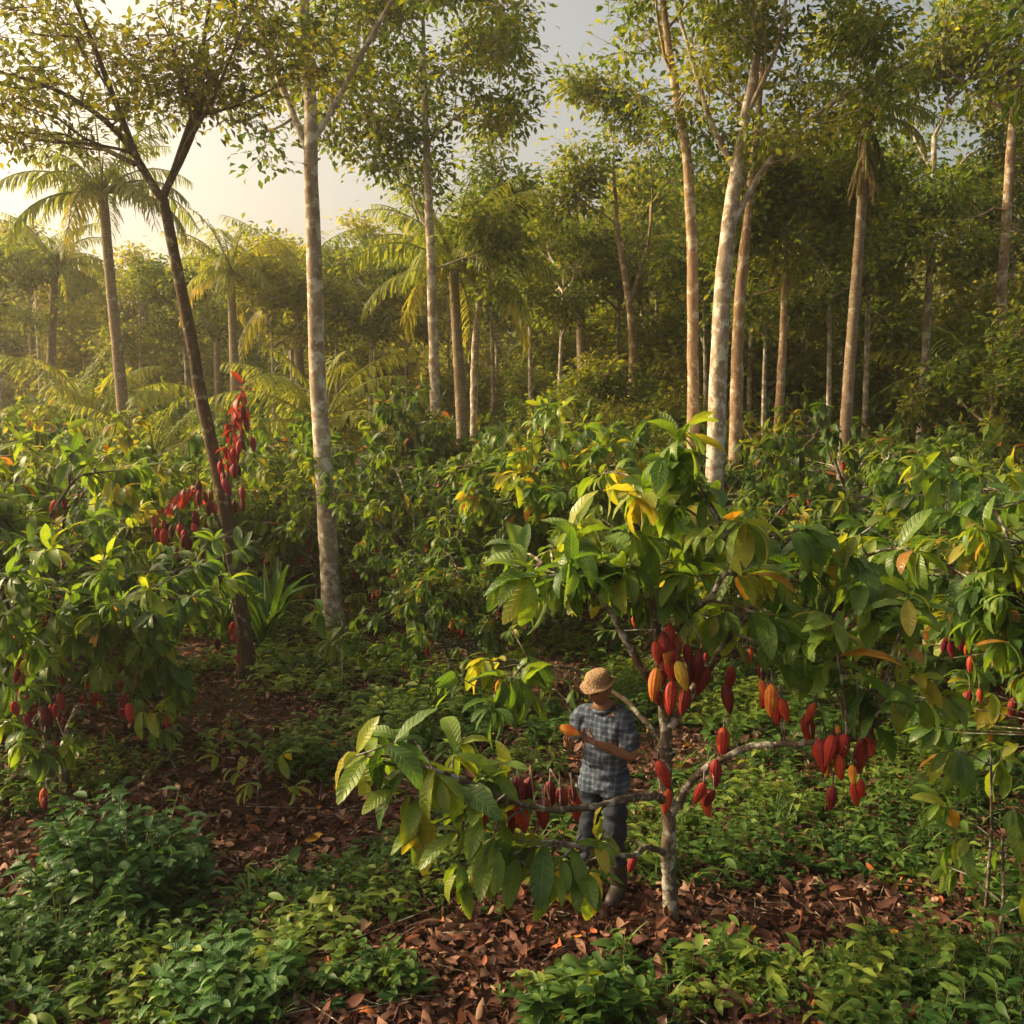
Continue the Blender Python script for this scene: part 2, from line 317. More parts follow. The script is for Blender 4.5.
def tall(name,x,y,path,radii,limbs,bark,leafm,nleaf=40,sig=.33,size=.13,lvl=2,nch=3,spread=.8,seed=1,k=12,droop=.4,up=.08,extra=None):
    global R;R=np.random.default_rng(seed)
    tr=MB();lf=MB();tips=[]
    P,r=catmull(path,radii,8);r=r.copy();r[:3]*=[1.5,1.2,1.07]
    P[1:]+=np.cumsum(R.normal(size=P[1:].shape)*[.012,.012,0],axis=0)*.6
    tube(tr,P,r,k,0,.03)
    for (o,d,L,rr) in limbs:
        if np.isscalar(o): o=P[int(o*(len(P)-1))]
        grow(tr,tips,o,np.array(d,float),L,rr,lvl,up,spread,nch)
    if extra: 
        for ctrl,rd in extra:
            Q,q=catmull(ctrl,rd,6);tube(tr,Q,q,8,0,.04)
            for j in range(4,len(Q),3): grow(tr,tips,Q[j],nrm(nrm(Q[j]-Q[j-1])*.5+R.normal(size=3)*.6),R.uniform(.6,1.1),q[j]*.5,1,up,spread,3)
    canopy(lf,tr,tips,nleaf,sig,size,T_small,droop)
    e=empty(name,(x,y,float(gz(x,y))-.05))
    obj('trunk',tr.mesh('trunk',[bark]),e);obj('crown',lf.mesh('crown',[leafm]),e)
    return e
tall('shade_tree',-3.83,14.2,[(0,0,0),(-.17,0,1.8),(-.6,.1,4.0),(-1.08,.1,6.85)],[.12,.105,.09,.07],
 [(1.,(.25,.1,1),2.2,.05)],B_dark,M_olive,40,.27,.125,2,4,.8,21,droop=.3,
 extra=[([(-1.08,.1,6.85),(-1.6,0,7.7),(-2.3,-.2,8.2),(-3.3,-.3,8.5)],[.06,.045,.03,.015]),
        ([(-1.4,0,7.3),(-2.2,.5,7.7),(-3.0,.6,7.8),(-3.8,.4,8.1)],[.04,.03,.02,.01]),
        ([(-1.08,.1,6.85),(-.65,.3,7.9),(-.5,.2,8.8),(-.2,0,10.)],[.055,.045,.03,.015]),
        ([(-.75,.2,7.6),(-.2,-.3,8.1),(.3,-.6,8.9)],[.035,.025,.012]),
        ([(-1.3,0,7.2),(-1.7,-.4,8.6),(-2.2,-.6,10.)],[.05,.035,.015])])
tall('shade_tree',-3.19,17.7,[(0,0,0),(-.2,0,4.1),(-.3,0,8.6),(-.35,0,11.3),(-.3,0,14.)],[.175,.15,.12,.08,.04],
 [(.75,(-.4,.3,.5),2.,.03),(.85,(.5,-.3,.5),2.,.03),(.95,(-.3,-.6,.5),2.,.03),(1.,(0,0,1),1.8,.03)],B_pale,M_tree,48,.28,.155,2,4,.85,22,
 extra=[([(-.3,0,8.5),(-.75,.1,9.6),(-1.35,.2,11.2),(-2.,.2,13.)],[.07,.06,.05,.03]),
        ([(-.3,0,8.7),(.2,0,9.5),(.75,-.1,10.4),(1.5,-.2,11.6),(2.3,-.2,13)],[.065,.055,.045,.035,.02])])
tall('shade_tree',-1.85,25,[(0,0,0),(-.05,0,4),(-.12,0,7),(-.25,0,11),(-.3,0,13.5)],[.15,.135,.12,.08,.04],
 [(.55,(.7,.2,.5),1.6,.035),(.62,(-.6,.2,.6),1.8,.035),(.72,(.6,-.3,.5),2.2,.04),(.78,(-.7,-.1,.5),2.2,.04),(.87,(.5,.5,.5),2.2,.03),(.93,(-.4,.3,.6),2,.03),(1,(.1,0,1),1.6,.03)],B_pale,M_tree,64,.34,.195,2,4,.85,23)
tall('shade_tree',-1.2,30,[(0,0,0),(.05,0,4),(.1,0,6.4),(.45,0,9.7)],[.13,.12,.11,.06],
 [(.8,(-.5,0,.7),1.3,.03),(.9,(.5,.2,.7),1.3,.03),(1,(.2,0,1),1.6,.03)],B_pale,M_tree,60,.36,.22,2,3,.8,24)
tall('shade_tree',3.83,19,[(0,0,0),(.03,0,3.2),(.18,0,7.1),(.5,0,9.4),(.9,.1,12)],[.2,.175,.15,.1,.05],
 [(.9,(-.3,-.4,.8),2.,.035),(1,(.2,0,1),1.8,.035)],B_pale,M_tree,52,.27,.155,2,4,.8,25,
 extra=[([(.2,0,7.3),(.8,0,8.4),(1.5,-.1,9.2),(2.5,-.2,9.9),(3.4,-.3,10.3)],[.075,.06,.05,.035,.02]),
        ([(.35,0,8.4),(-.1,.2,9.4),(-.5,.3,10.7),(-.9,.3,12)],[.06,.05,.04,.02]),
        ([(.5,0,9.4),(1.0,-.2,10.6),(1.2,-.3,12)],[.05,.04,.02])])
tall('shade_tree',3.55,19.6,[(0,0,0),(.0,0,4.),(-.15,0,8.2),(-.6,0,10.9),(-.9,0,13)],[.14,.12,.1,.07,.04],
 [(.7,(-.6,-.2,.5),2.,.03),(.8,(.4,.3,.6),2.,.03),(.9,(-.7,.3,.4),2.4,.03),(1,(0,0,1),1.6,.03)],B_gold,M_tree,54,.29,.16,2,4,.8,26)
tall('shade_tree',4.95,22,[(0,0,0),(.03,0,4),(.05,0,6.6),(.25,0,9.2),(.5,0,12)],[.15,.14,.12,.08,.04],
 [(.75,(.6,-.2,.6),2.2,.035),(.85,(-.5,.3,.6),2.,.03),(1,(0,0,1),1.8,.03)],B_gold,M_tree,58,.32,.18,2,4,.8,27)
tall('shade_tree',6.35,24,[(0,0,0),(.05,0,3),(.15,0,5.4),(.2,0,8.)],[.12,.11,.1,.05],
 [(.72,(.45,0,1),2.4,.06),(1,(-.4,.1,.6),1.5,.03),(1,(.5,-.3,.4),1.6,.03),(1,(0,0,1),1.5,.03),(.95,(-.8,-.3,.3),1.6,.03)],B_gold,M_tree,60,.33,.2,2,4,.9,28)
tall('shade_tree',3.8,32,[(0,0,0),(.03,0,4),(.05,0,6.9),(-.4,0,9.8),(-.6,0,12)],[.17,.16,.13,.08,.05],
 [(.58,(.35,0,1),3.6,.08),(.8,(-.5,.2,.6),1.8,.04),(1,(0,0,1),1.8,.03)],B_gold,M_tree,58,.4,.22,2,4,.8,29)
tall('shade_tree',13.6,28,[(0,0,0),(0,0,5),(.1,0,11),(.2,0,14)],[.17,.15,.12,.06],
 [(.6,(-.7,0,.4),2,.04),(.7,(.7,0,.4),2.2,.04),(.8,(-.6,.3,.5),2.4,.04),(.9,(.4,-.5,.5),2.4,.04),(1,(0,0,1),2,.04)],B_gold,M_tree,62,.43,.21,2,4,.8,30)
tall('shade_tree',10.2,16,[(0,0,0),(0,0,4),(-.2,0,7.5),(-.3,0,9.)],[.24,.2,.17,.12],
 [(1,(-1,-.1,.35),3.2,.08),(1,(-.8,.5,.6),3.,.08),(.95,(-.7,-.6,.3),3.,.07),(1,(.5,0,.8),3.,.07),(1,(-.3,0,1),2.6,.07)],B_dark,M_tree,66,.31,.17,2,5,.8,31,droop=.6)
tall('shade_tree',11.9,29,[(0,0,0),(0,0,4),(.1,0,9),(.1,0,12)],[.14,.12,.1,.07],
 [(.7,(-.8,0,.5),3.,.05),(.8,(.8,.2,.5),3.,.05),(.9,(-.6,.3,.5),3,.05),(1,(.3,0,1),2.4,.05)],B_pale,M_tree,58,.41,.21,2,4,.8,32)

# ------------------------------------------------------------------ palms
def palm_meshes(seed,h,lean,nf=24,fl=3.2,rt=.16,skirt=False,top=True):
    global R;R=np.random.default_rng(seed)
    tr=MB();lf=MB()
    P,r=catmull([(0,0,0),(lean*.25,0,h*.4),(lean*.7,0,h*.75),(lean,0,h)],[rt*1.2,rt,rt*.85,rt*.75],14)
    r=r*(1+.05*(np.arange(len(r))%2));tube(tr,P,r,10,0,.03);c=P[-1]
    def frond(az,el,L,mb,m,bend=1.6,tn=.5,n=40,c=c):
        o=np.array([math.cos(az),math.sin(az),0.]);t=np.linspace(0,1,13);a=el-bend*t**1.3
        st=np.cos(a)[:,None]*o+np.sin(a)[:,None]*np.array([0,0,1.]);Q=c+np.concatenate([np.zeros((1,3)),np.cumsum(st[:-1],0)])*L/12
        tube(tr,Q,np.linspace(.04,.008,13),4,1)
        s=np.linspace(.14,.99,n);Pp=np.stack([np.interp(s,t,Q[:,i]) for i in range(3)],-1)
        Tn=nrm(np.stack([np.interp(s,t,st[:,i]) for i in range(3)],-1));sd=np.array([-math.sin(az),math.cos(az),0.])
        ll=L*.23*np.sin(np.pi*(s*.85+.1))**.6
        for sg in (-1,1):
            D=nrm(sd*sg*.9+Tn*.6+np.array([0,0,-.55])+R.normal(size=(n,3))*.18);U=np.cross(D,np.cross([0,0,1.],D))+[0,0,.3]
            place(mb,T_leaflet,Pp,D,U,ll*R.uniform(.75,1.1,n),np.clip(tn+R.normal(size=n)*.12,0,1),m)
    if top:
        for i in range(nf):
            u=i/nf;frond(i*2.4+R.uniform(-.3,.3),1.35-1.5*u+R.uniform(-.15,.15),fl*R.uniform(.8,1.1),lf,0,1.2+.6*u+R.uniform(-.2,.2),.3+.35*R.random()+(.3 if u>.85 else 0))
    if skirt:
        for i in range(34): frond(i*2.4,-1.05+R.uniform(-.3,.2),fl*.5*R.uniform(.7,1.1),lf,1,.5,R.random(),20,c-np.array([0,0,R.uniform(0,1.)]))
    tr.join(lf,2)
    return tr.mesh('coconut_palm',[B_palm,M_palm,M_palm,M_dead])
PV=[palm_meshes(41,10.2,-.5,24),palm_meshes(42,8.5,.6,20,2.8),palm_meshes(43,3.2,.1,20,3.1),palm_meshes(44,7.4,-.3,22,3.2),palm_meshes(45,9.9,.35,14,1.7,.12,True)]
def palm(x,y,v,sc=1,rot=0,name='coconut_palm'):
    obj(name,PV[v],None,(x,y,float(gz(x,y))-.05),(0,0,rot),sc)
palm(-10.8,28,0);palm(-17.9,38,1,1.15,1.);palm(-9.4,34,1,1.05,2.);palm(-8.2,39,3,1.2,1.3)
palm(-1.3,28,3,1.08,0);palm(2.7,36,1,1.2,2.);palm(-4.9,25,2,1.12,.4);palm(-13.,31,2,1.2,3);palm(14.,29,2,1.45,1.)
palm(6.95,21,4,1.,0,'fan_palm');palm(-24,50,0,1.1,2);palm(-3.,42,1,1.3,4.);palm(-12.7,43,0,.95,5);palm(-9.,25,2,.9,5.)

# ------------------------------------------------------------------ distant forest
def far_variant(seed,h,w,nl,size,mat,sig,low=.33,rt=.22,nb=9,lv=2):
    global R;R=np.random.default_rng(seed);tr=MB();lf=MB();tips=[]
    P,r=catmull([(0,0,0),(R.normal()*.3,0,h*.4),(R.normal()*.4,0,h*.8)],[rt,rt*.8,rt*.4],6);tube(tr,P,r,7)
    for i in range(nb):
        j=R.integers(int(len(P)*low),len(P));a=i*2.4;grow(tr,tips,P[j],(math.cos(a),math.sin(a),R.uniform(.2,1.)),w*R.uniform(.35,.6),.07,lv,.1,.8,3)
    canopy(lf,tr,tips,nl,sig,size,T_far+T_small[:1],.3,.55)
    tr.join(lf,1)
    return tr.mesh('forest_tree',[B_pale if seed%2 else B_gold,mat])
FV=[far_variant(61,15,5,28,.4,M_dist_hazed,.44),far_variant(62,12,5,28,.38,M_dist_hazed,.43),far_variant(63,17,6,28,.42,M_dist_hazed,.48),far_variant(64,9,4.2,32,.28,M_tree,.38),far_variant(65,11,4,28,.32,M_dist_hazed,.43),
    far_variant(67,15,3.6,34,.26,M_tree,.4,.75,.13,7),far_variant(69,17,4.2,32,.3,M_dist_hazed,.43,.72,.14,7)]
e=empty('distant_forest')
def far(x,y,v,sc,p,nm='forest_tree'):
    obj(nm,FV[v],p,(x,y,float(gz(x,y))-.1),(0,0,random.uniform(0,6.28)),(sc,sc,sc*random.uniform(.85,1.1)))
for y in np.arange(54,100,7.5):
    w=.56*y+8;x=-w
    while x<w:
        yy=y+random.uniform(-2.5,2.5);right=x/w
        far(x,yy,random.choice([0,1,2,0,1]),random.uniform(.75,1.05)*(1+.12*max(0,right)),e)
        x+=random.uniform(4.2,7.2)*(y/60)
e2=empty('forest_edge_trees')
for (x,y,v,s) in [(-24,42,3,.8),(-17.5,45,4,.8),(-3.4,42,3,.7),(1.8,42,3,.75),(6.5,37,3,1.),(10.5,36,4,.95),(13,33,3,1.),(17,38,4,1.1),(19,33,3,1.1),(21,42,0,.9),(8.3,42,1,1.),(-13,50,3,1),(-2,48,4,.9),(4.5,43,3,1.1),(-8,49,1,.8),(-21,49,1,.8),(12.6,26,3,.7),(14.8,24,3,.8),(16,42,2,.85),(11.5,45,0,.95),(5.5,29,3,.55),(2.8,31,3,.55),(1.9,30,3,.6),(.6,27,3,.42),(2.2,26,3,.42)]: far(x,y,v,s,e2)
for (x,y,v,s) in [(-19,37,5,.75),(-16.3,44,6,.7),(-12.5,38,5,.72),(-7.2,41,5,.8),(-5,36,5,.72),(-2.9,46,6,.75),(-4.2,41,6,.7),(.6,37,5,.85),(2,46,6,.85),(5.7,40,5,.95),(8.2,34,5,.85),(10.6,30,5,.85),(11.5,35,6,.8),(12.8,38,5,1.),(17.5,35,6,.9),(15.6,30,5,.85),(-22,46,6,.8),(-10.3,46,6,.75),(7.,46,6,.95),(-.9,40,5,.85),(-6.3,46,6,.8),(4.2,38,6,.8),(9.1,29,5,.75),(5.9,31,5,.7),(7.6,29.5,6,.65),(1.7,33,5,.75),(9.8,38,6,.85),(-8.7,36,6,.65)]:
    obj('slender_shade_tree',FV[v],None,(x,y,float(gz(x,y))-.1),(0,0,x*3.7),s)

# ------------------------------------------------------------------ cacao plantation
random.seed(9)
cacao(-4.45,9.5,5,.86,.5);cacao(-5.9,11.9,6,1.08);cacao(-6.4,15,3,1.1);cacao(5.1,8.4,6,.96,1.);cacao(6.2,11.5,7,1.05)
cacao(-.75,13.4,7,.66);cacao(-1.3,17.4,0,.9);cacao(.9,17.,6,1.15);cacao(2.6,13.8,2,.85);cacao(6.4,15.2,5,1.05);cacao(-8,13.5,4,1.05);cacao(4.,16.5,4,.85)
for y,st_ in ((19.7,2.5),(22,2.5),(24.5,2.6),(27.2,2.7),(30.2,3.),(33.5,3.3),(37.5,3.8),(42,4.2)):
    w=.55*y+3;x=-w+random.uniform(0,1.5)
    while x<w:
        yy=y+random.uniform(-.8,.8);cacao(x,yy,random.randrange(5),random.uniform(.9,1.25)*(1+.017*(y-20)));x+=st_*random.uniform(.85,1.2)

# ------------------------------------------------------------------ hero cacao tree
R=np.random.default_rng(77)
st=MB();lf=MB();pd=MB()
H=np.array([1.14,7.0,0.])
limbs=[([(0,0,-.1),(.01,0,.5),(.0,0,1.1),(-.05,0,1.7),(-.1,.05,2.3),(-.12,.1,2.85),(-.15,.1,3.25)],[.062,.052,.047,.04,.032,.02,.01]),
 ([(0,0,.95),(-.22,-.3,1.16),(-.55,-.7,1.28),(-1.0,-1.0,1.36),(-1.4,-1.2,1.56),(-1.8,-1.25,1.72)],[.034,.027,.022,.018,.014,.008]),
 ([(0,0,.55),(-.2,-.3,.74),(-.42,-.7,.88),(-.75,-1.0,1.1)],[.026,.02,.016,.009]),
 ([(0,0,.9),(.22,-.1,1.2),(.55,-.25,1.45),(.95,-.4,1.5),(1.3,-.5,1.65)],[.036,.03,.024,.018,.01]),
 ([(-.03,0,1.5),(.3,.15,1.95),(.65,.2,2.35),(1.0,.2,2.6),(1.35,.1,2.7)],[.034,.028,.022,.016,.008]),
 ([(-.05,0,1.6),(-.3,-.2,2.0),(-.6,-.25,2.45),(-1.0,-.3,2.7)],[.032,.026,.02,.008]),
 ([(-.1,0,2.1),(.15,-.3,2.5),(.3,-.5,2.9)],[.025,.02,.01]),
 ([(0,0,1.3),(-.2,.4,1.5),(-.6,.6,1.75),(-1.0,.3,1.9)],[.025,.02,.014,.008])]
LP=[]
for p,r in limbs:
    P,q=catmull(np.array(p)+H,r,9);P[2:]+=np.cumsum(R.normal(size=P[2:].shape)*.006,axis=0);tube(st,P,q,10,0,.08);LP.append(P[6:])
LP=np.vstack(LP)
cl=[(.98,3.38),(.75,3.2),(1.1,3.32),(.34,2.8),(.1,2.72),(.63,2.65),(.35,2.6),(.9,2.85),(1.34,3.05),(1.27,2.7),(.95,2.45),(1.7,2.9),(1.9,2.6),(2.25,2.75),(2.5,2.75),(1.6,2.4),(2.05,2.3),(2.4,2.4),(1.5,2.3),(.62,2.45),(1.1,2.55),(1.5,2.6),(2.6,2.5),(1.8,2.25),(.5,2.8),(.2,2.7),(1.2,2.95),(.8,2.6),(1.05,3.1),(2.3,2.55)]
C=[]
for x,z in cl:
    for k in range(2): C.append((x+R.normal()*.07,7+R.uniform(-.75,.7),z+R.normal()*.06-.0,.37,15))
for x,y,z in [(2.25,6.5,1.95),(2.5,6.5,1.95),(2.35,6.4,1.78),(2.1,6.7,2.05),(2.6,6.7,2.1),(1.8,6.9,2.05),(2.7,6.5,1.85),
  (.0,6.8,1.9),(-.12,6.7,1.78),(.1,7.2,1.98),(-.3,6.9,1.85),(-.1,7.1,1.95),(.1,6.9,1.8)]: C.append((x,y,z,.34,11))
for x,y,z in [(-.72,5.75,1.78),(-.6,5.85,1.72),(-.45,5.7,1.66),(-.3,5.8,1.52),(-.12,5.9,1.48),(-.4,5.85,1.3),(-.1,5.8,1.25),(-.2,5.7,1.38),(.22,5.95,1.1),(.38,6.0,1.0),(.1,5.9,1.14),(.3,5.9,1.04),(0,6.0,1.4),(-.55,5.8,1.46),(-.3,5.7,1.18),(-.68,5.9,1.6),(.5,6.05,1.02),(.42,6.15,.87),(.0,5.9,1.07),(-.35,5.9,1.66),(-.85,5.8,1.7)]: C.append((x,y,z,.37,8))
P=np.array([c[:3] for c in C])
for c,p in zip(C,P):
    j=np.argmin(((LP-p)**2).sum(1)+ (LP[:,2]>p[2]+.1)*.3);b=LP[j];md=(b+p)/2+[0,0,.05*np.linalg.norm(p-b)]
    Q,q=catmull([b,md,p],[.013,.009,.006],4);tube(st,Q,q,5)
    D=nrm(p-b+R.normal(size=3)*.15)
    flush(lf,T_hero,p[None]-D*.14,D[None],.3,c[4],c[3],.8,(.2,.9) if p[2]<2.7 and c[4]>8 else (.45,.93),st)
pc=[]
def pcl(x,y,z,n,s=.09):
    for i in range(n): pc.append((x+R.normal()*s,y+R.normal()*s,z+R.normal()*s))
pcl(1.0,6.7,2.14,12,.12);pcl(1.25,6.7,2.04,7,.11);pcl(1.6,6.65,1.98,6,.1);pcl(1.02,6.75,1.9,3,.06)
pcl(.1,6.1,1.42,5,.07);pcl(.22,6.2,1.3,5,.08);pcl(.36,6.3,1.3,2,.05);pcl(1.25,6.75,1.15,3,.07);pcl(1.05,6.85,1.12,2,.05)
pcl(2.05,6.55,1.55,5,.1);pcl(2.2,6.5,1.42,6,.11);pcl(2.3,6.55,1.65,4,.1);pcl(.88,6.9,.62,1,.01);pcl(1.5,6.85,1.45,2,.05);pcl(1.95,6.6,1.75,4,.1);pcl(-.05,6.1,1.38,3,.06)
pc=np.array(pc);tn=R.uniform(.05,.72,len(pc));o=R.random(len(pc));tn=np.where(o>.82,R.uniform(.8,.99,len(pc)),tn)
pods(pd,pc,.205,tn)
jj=np.array([np.argmin(((LP-p)**2).sum(1)) for p in pc]);
dd=np.linalg.norm(LP[jj]-pc,axis=1);up=pc+[0,0,.08]
sticks(st,up,pc-[0,0,.005],.006,.007);q=dd<.5;sticks(st,LP[jj][q],up[q],.006,.006)
e=empty('cacao_tree');obj('trunk_and_branches',st.mesh('hero_stems',[B_cacao]),e);obj('foliage',lf.mesh('hero_foliage',[M_cacao]),e);obj('pods',pd.mesh('hero_pods',[M_pod]),e)
pd=MB();pc=[]
for x,y,z,n,s in [(-3.82,14.,3.8,4,.08),(-3.85,14.,3.55,6,.1),(-3.95,14.,3.3,6,.11),(-4.0,14,3.0,5,.1),(-3.9,14,2.75,4,.1),(-4.25,13.9,2.75,5,.1),(-4.5,13.9,2.25,6,.14),(-4.8,13.8,2.3,5,.12),(-4.3,14,2.0,3,.1)]: pcl(x,y,z,n,s)
pc=np.array(pc);pods(pd,pc,.25,R.uniform(.0,.65,len(pc)),T_podl)
st=MB();sticks(st,pc-[0,0,.02],pc+[0,0,.12],.008,.006);lf=MB()
for c in ([(-4.05,14.2,1.9),(-4.4,14.05,2.75),(-4.85,13.85,2.5)],[(-4.1,14.2,2.4),(-3.95,14.05,3.4),(-3.78,14.,4.1)]):
    Q,q=catmull(c,[.025,.018,.01],6);tube(st,Q,q,5);flush(lf,T_near,Q[4:],nrm(np.gradient(Q,axis=0))[4:],.15,4,.28,1.6,(.1,.6),None,1,.55)
e=empty('cacao_branch_with_pods');obj('pods',pd.mesh('vp',[M_pod]),e);obj('stems',st.mesh('vs',[B_cacao]),e)
M_red=leaf_mat('red_flush_leaf',[(0,(.12,.05,.02)),(.6,(.25,.06,.03)),(1,(.4,.09,.035))],tw=.35,rough=.5,tmul=(1.8,1.2,.8))
obj('red_leaves',lf.mesh('vl',[M_red]),e)

# ------------------------------------------------------------------ ground cover
R=np.random.default_rng(5)
def gn(x,y): return (np.sin(x*1.3+y*.7+1)+np.sin(-x*.8+y*1.5+2.1)+np.sin(x*2.9-y*1.1)*.6+np.sin(x*.5+y*3.1+.5)*.5)/3.1
def samp(n,y0,y1,pw=1.6):
    y=y0+(y1-y0)*R.random(n)**pw;x=R.uniform(-1,1,n)*(.56*y+1.2);return x,y
def patch(x,y):
    v=gn(x,y)+.25*np.sin(x*5.1+y*2.2)*np.sin(y*4.7-x*1.9)
    for cx,cy,rx,ry,a in [(-.9,7.8,1.1,.9,.8),(2.9,8.6,1.4,1.2,1.),(2.6,6.3,1.4,.4,.9),(-2.6,6.4,1.6,.7,.7),(.3,6.,.6,.3,.8),(4,12,2,2,.8),(-1.5,9.5,.7,.6,.6),(-3.,8.8,1.7,.7,-.8),(1.6,7.,1.5,.5,-.9),(-1.5,12,2.5,1.5,.1),(-.5,6.7,.9,.35,-.8),(-3.5,11,2,1.5,-.2)]:
        v=v+a*np.exp(-((x-cx)/rx)**2-((y-cy)/ry)**2)
    return v
x,y=samp(62000,5.3,24,1.6);z=gz(x,y);n=len(x);l=MB()
P=np.stack([x,y,z+R.uniform(.004,.06,n)],-1);D=rv(n,.28);U=np.array([0,0,1.])+rv(n)*.55
u=R.random(n);tn=np.where(u>.993,1,np.where(u>.96,R.uniform(.9,.97,n),R.beta(1.2,1.5,n)*.87))
multi(l,T_lit,P,D,U,.035+.15*R.random(n)**1.6,tn)
obj('leaf_litter',l.mesh('leaf_litter',[M_litter]))
s=MB();x,y=samp(1100,5.5,18);a=np.stack([x,y,gz(x,y)+.04],-1);d=nrm(rv(1100,.1))*(.08+.9*R.random(1100)**2.5)[:,None];sticks(s,a,a+d+[0,0,.01],.006,.003)
obj('fallen_twigs',s.mesh('fallen_twigs',[B_cacao]))
def weeds(name,n,y0,y1,thr,hr,lr,m,mat,tpls,pw=1.4,tint=(.1,.9),fz=1.):
    x,y=samp(n,y0,y1,pw);pv=patch(x,y);k=pv+R.normal(size=n)*.2>thr;x=x[k];y=y[k];pv=pv[k];n=len(x)
    if n==0:return
    tall_=.6+.7*np.clip(.5+.5*np.sin(x*2.1+y*1.3)*np.sin(y*2.7-x),0,1)
    h=R.uniform(*hr,n)*np.clip(.55+pv*.6,.5,1.3)*tall_;b=np.stack([x,y,gz(x,y)],-1);lean=rv(n,0)*.3
    mb=MB();top=b+(lean+[0,0,1.])*h[:,None];sticks(mb,b,top,.004,.002,1)
    idx=np.repeat(np.arange(n),m);K=n*m;t=np.tile((np.arange(m)+1)/m,n);az=R.uniform(0,6.28,K)
    pos=b[idx]*(1-t[:,None])+top[idx]*t[:,None];rad=np.stack([np.cos(az),np.sin(az),R.uniform(-.1,.5,K)],-1)
    base=(np.clip(.5+.35*np.sin(x*1.7-y*2.3)+R.normal(size=n)*.2,0,1)*(tint[1]-tint[0])+tint[0])[idx]
    sp_=R.uniform(.7,1.3,n)[idx]
    multi(mb,tpls,pos,rad,np.array([0,0,1.])+rv(K)*.3,R.uniform(*lr,K)*(1.15-.45*t)*sp_,np.clip(base+R.normal(size=K)*.1,0,1))
    obj(name,mb.mesh(name,[mat,B_twig],True))
weeds('ground_cover_weeds',17000,5.2,17,.18,(.05,.26),(.04,.11),8,M_weed,T_weed)
weeds('undergrowth',5000,11,28,-.0,(.25,.7),(.12,.24),12,M_weed,T_shrub,1.)
weeds('seedlings',1300,5.4,14,.1,(.15,.42),(.1,.2),7,M_weed,T_shrub)
x,y=samp(200,5.4,13);mb=MB()
for X_,Y_ in zip(x,y):
    if patch(X_,Y_)<-.1: continue
    n=R.integers(5,12);a=R.uniform(0,6.28,n);o=np.stack([np.cos(a),np.sin(a),0*a],-1)
    multi(mb,T_strap,np.array([[X_,Y_,float(gz(X_,Y_))]])+o*.02,o*.5+[0,0,1.],np.array([0,0,1.])-o*1.5,R.uniform(.12,.34,n),R.uniform(.2,.9,n))
obj('grass_tufts',mb.mesh('grass_tufts',[M_weed]))
def herb(x,y,rad,h,n,size,name='leafy_herb',mat=None,m=12):
    a=R.uniform(0,6.28,n);r=rad*np.sqrt(R.random(n));zz=h*np.sqrt(np.clip(1-(r/rad)**2*.8,0,1))*R.uniform(.6,1.05,n)
    b=np.stack([np.cos(a)*r*.5,np.sin(a)*r*.5,np.zeros(n)],-1);t=np.stack([np.cos(a)*r,np.sin(a)*r,zz],-1)
    mb=MB();sticks(mb,b,t,.007,.004,1);idx=np.repeat(np.arange(n),m);K=n*m;s=1-np.tile(np.arange(m)/m,n)*.7;az=R.uniform(0,6.28,K)
    pos=b[idx]+(t-b)[idx]*s[:,None];rd=np.stack([np.cos(az),np.sin(az),R.uniform(-.2,.45,K)],-1)
    multi(mb,T_herb,pos,rd,np.array([0,0,1.])+rv(K)*.25,size*R.uniform(.6,1.1,K)*(1.1-.4*s),np.clip(R.uniform(.1,.9,n)[idx]+R.normal(size=K)*.12,0,1))
    e=empty(name,(x,y,float(gz(x,y))));obj('leaves',mb.mesh('herb',[mat or M_herb,B_twig]),e)
herb(-2.95,7.35,.75,.88,95,.19);herb(-1.75,5.95,.5,.38,40,.18);herb(-3.3,6.2,.8,.35,60,.15);herb(.45,5.9,.45,.33,30,.17,mat=M_weed);herb(-2.2,10.2,.4,.6,40,.15,mat=M_weed)
herb(2.6,6.2,.6,.28,40,.13,mat=M_weed);herb(-.9,6.1,.4,.25,30,.12,mat=M_weed);herb(4.,7.2,.6,.45,50,.15,mat=M_weed)
def sapling(x,y,h,n,size,t=(.1,.9)):
    st=MB();lf=MB();k=5;tp=[];dr=[]
    tube(st,[(0,0,0),(.02,0,h*.5),(0,.02,h)],[.016,.012,.008],6)
    for i in range(k):
        a=i*2.4;zz=h*(.45+.55*i/(k-1));e=np.array([math.cos(a)*.22,math.sin(a)*.22,zz]);sticks(st,[(0,0,zz-.12)],[e],.007,.005);tp.append(e);dr.append(nrm([math.cos(a),math.sin(a),.1]))
    flush(lf,T_hero,np.array(tp),np.array(dr),.16,n,size,1.,t,st)
    e=empty('cacao_sapling',(x,y,float(gz(x,y))));obj('stems',st.mesh('s',[B_cacao]),e);obj('foliage',lf.mesh('f',[M_cacao]),e)
sapling(-2.35,13.6,1.1,9,.38);sapling(-2.4,9.2,.55,5,.26,(.7,.96));sapling(3.5,7.2,1.25,9,.36,(.4,.92));sapling(3.35,6.7,.8,8,.33,(.5,.92));sapling(.7,12.,.8,6,.3);sapling(-6,9.4,.8,7,.3)
def strap(x,y,n,L):
    mb=MB();a=R.uniform(0,6.28,n);D=np.stack([np.cos(a)*.4,np.sin(a)*.4,np.ones(n)],-1)
    multi(mb,T_strap,np.zeros((n,3))+rv(n,0)*.06,D,np.array([0,0,1.])-np.stack([np.cos(a),np.sin(a),0*a],-1)*1.5,L*R.uniform(.7,1.1,n),R.uniform(.2,1,n))
    obj('strap_leaf_plant',mb.mesh('strap',[M_weed]),None,(x,y,float(gz(x,y))))
strap(-4.1,16.4,26,1.8);strap(-4.9,17.0,20,1.5);strap(-2.6,15.9,14,1.1)

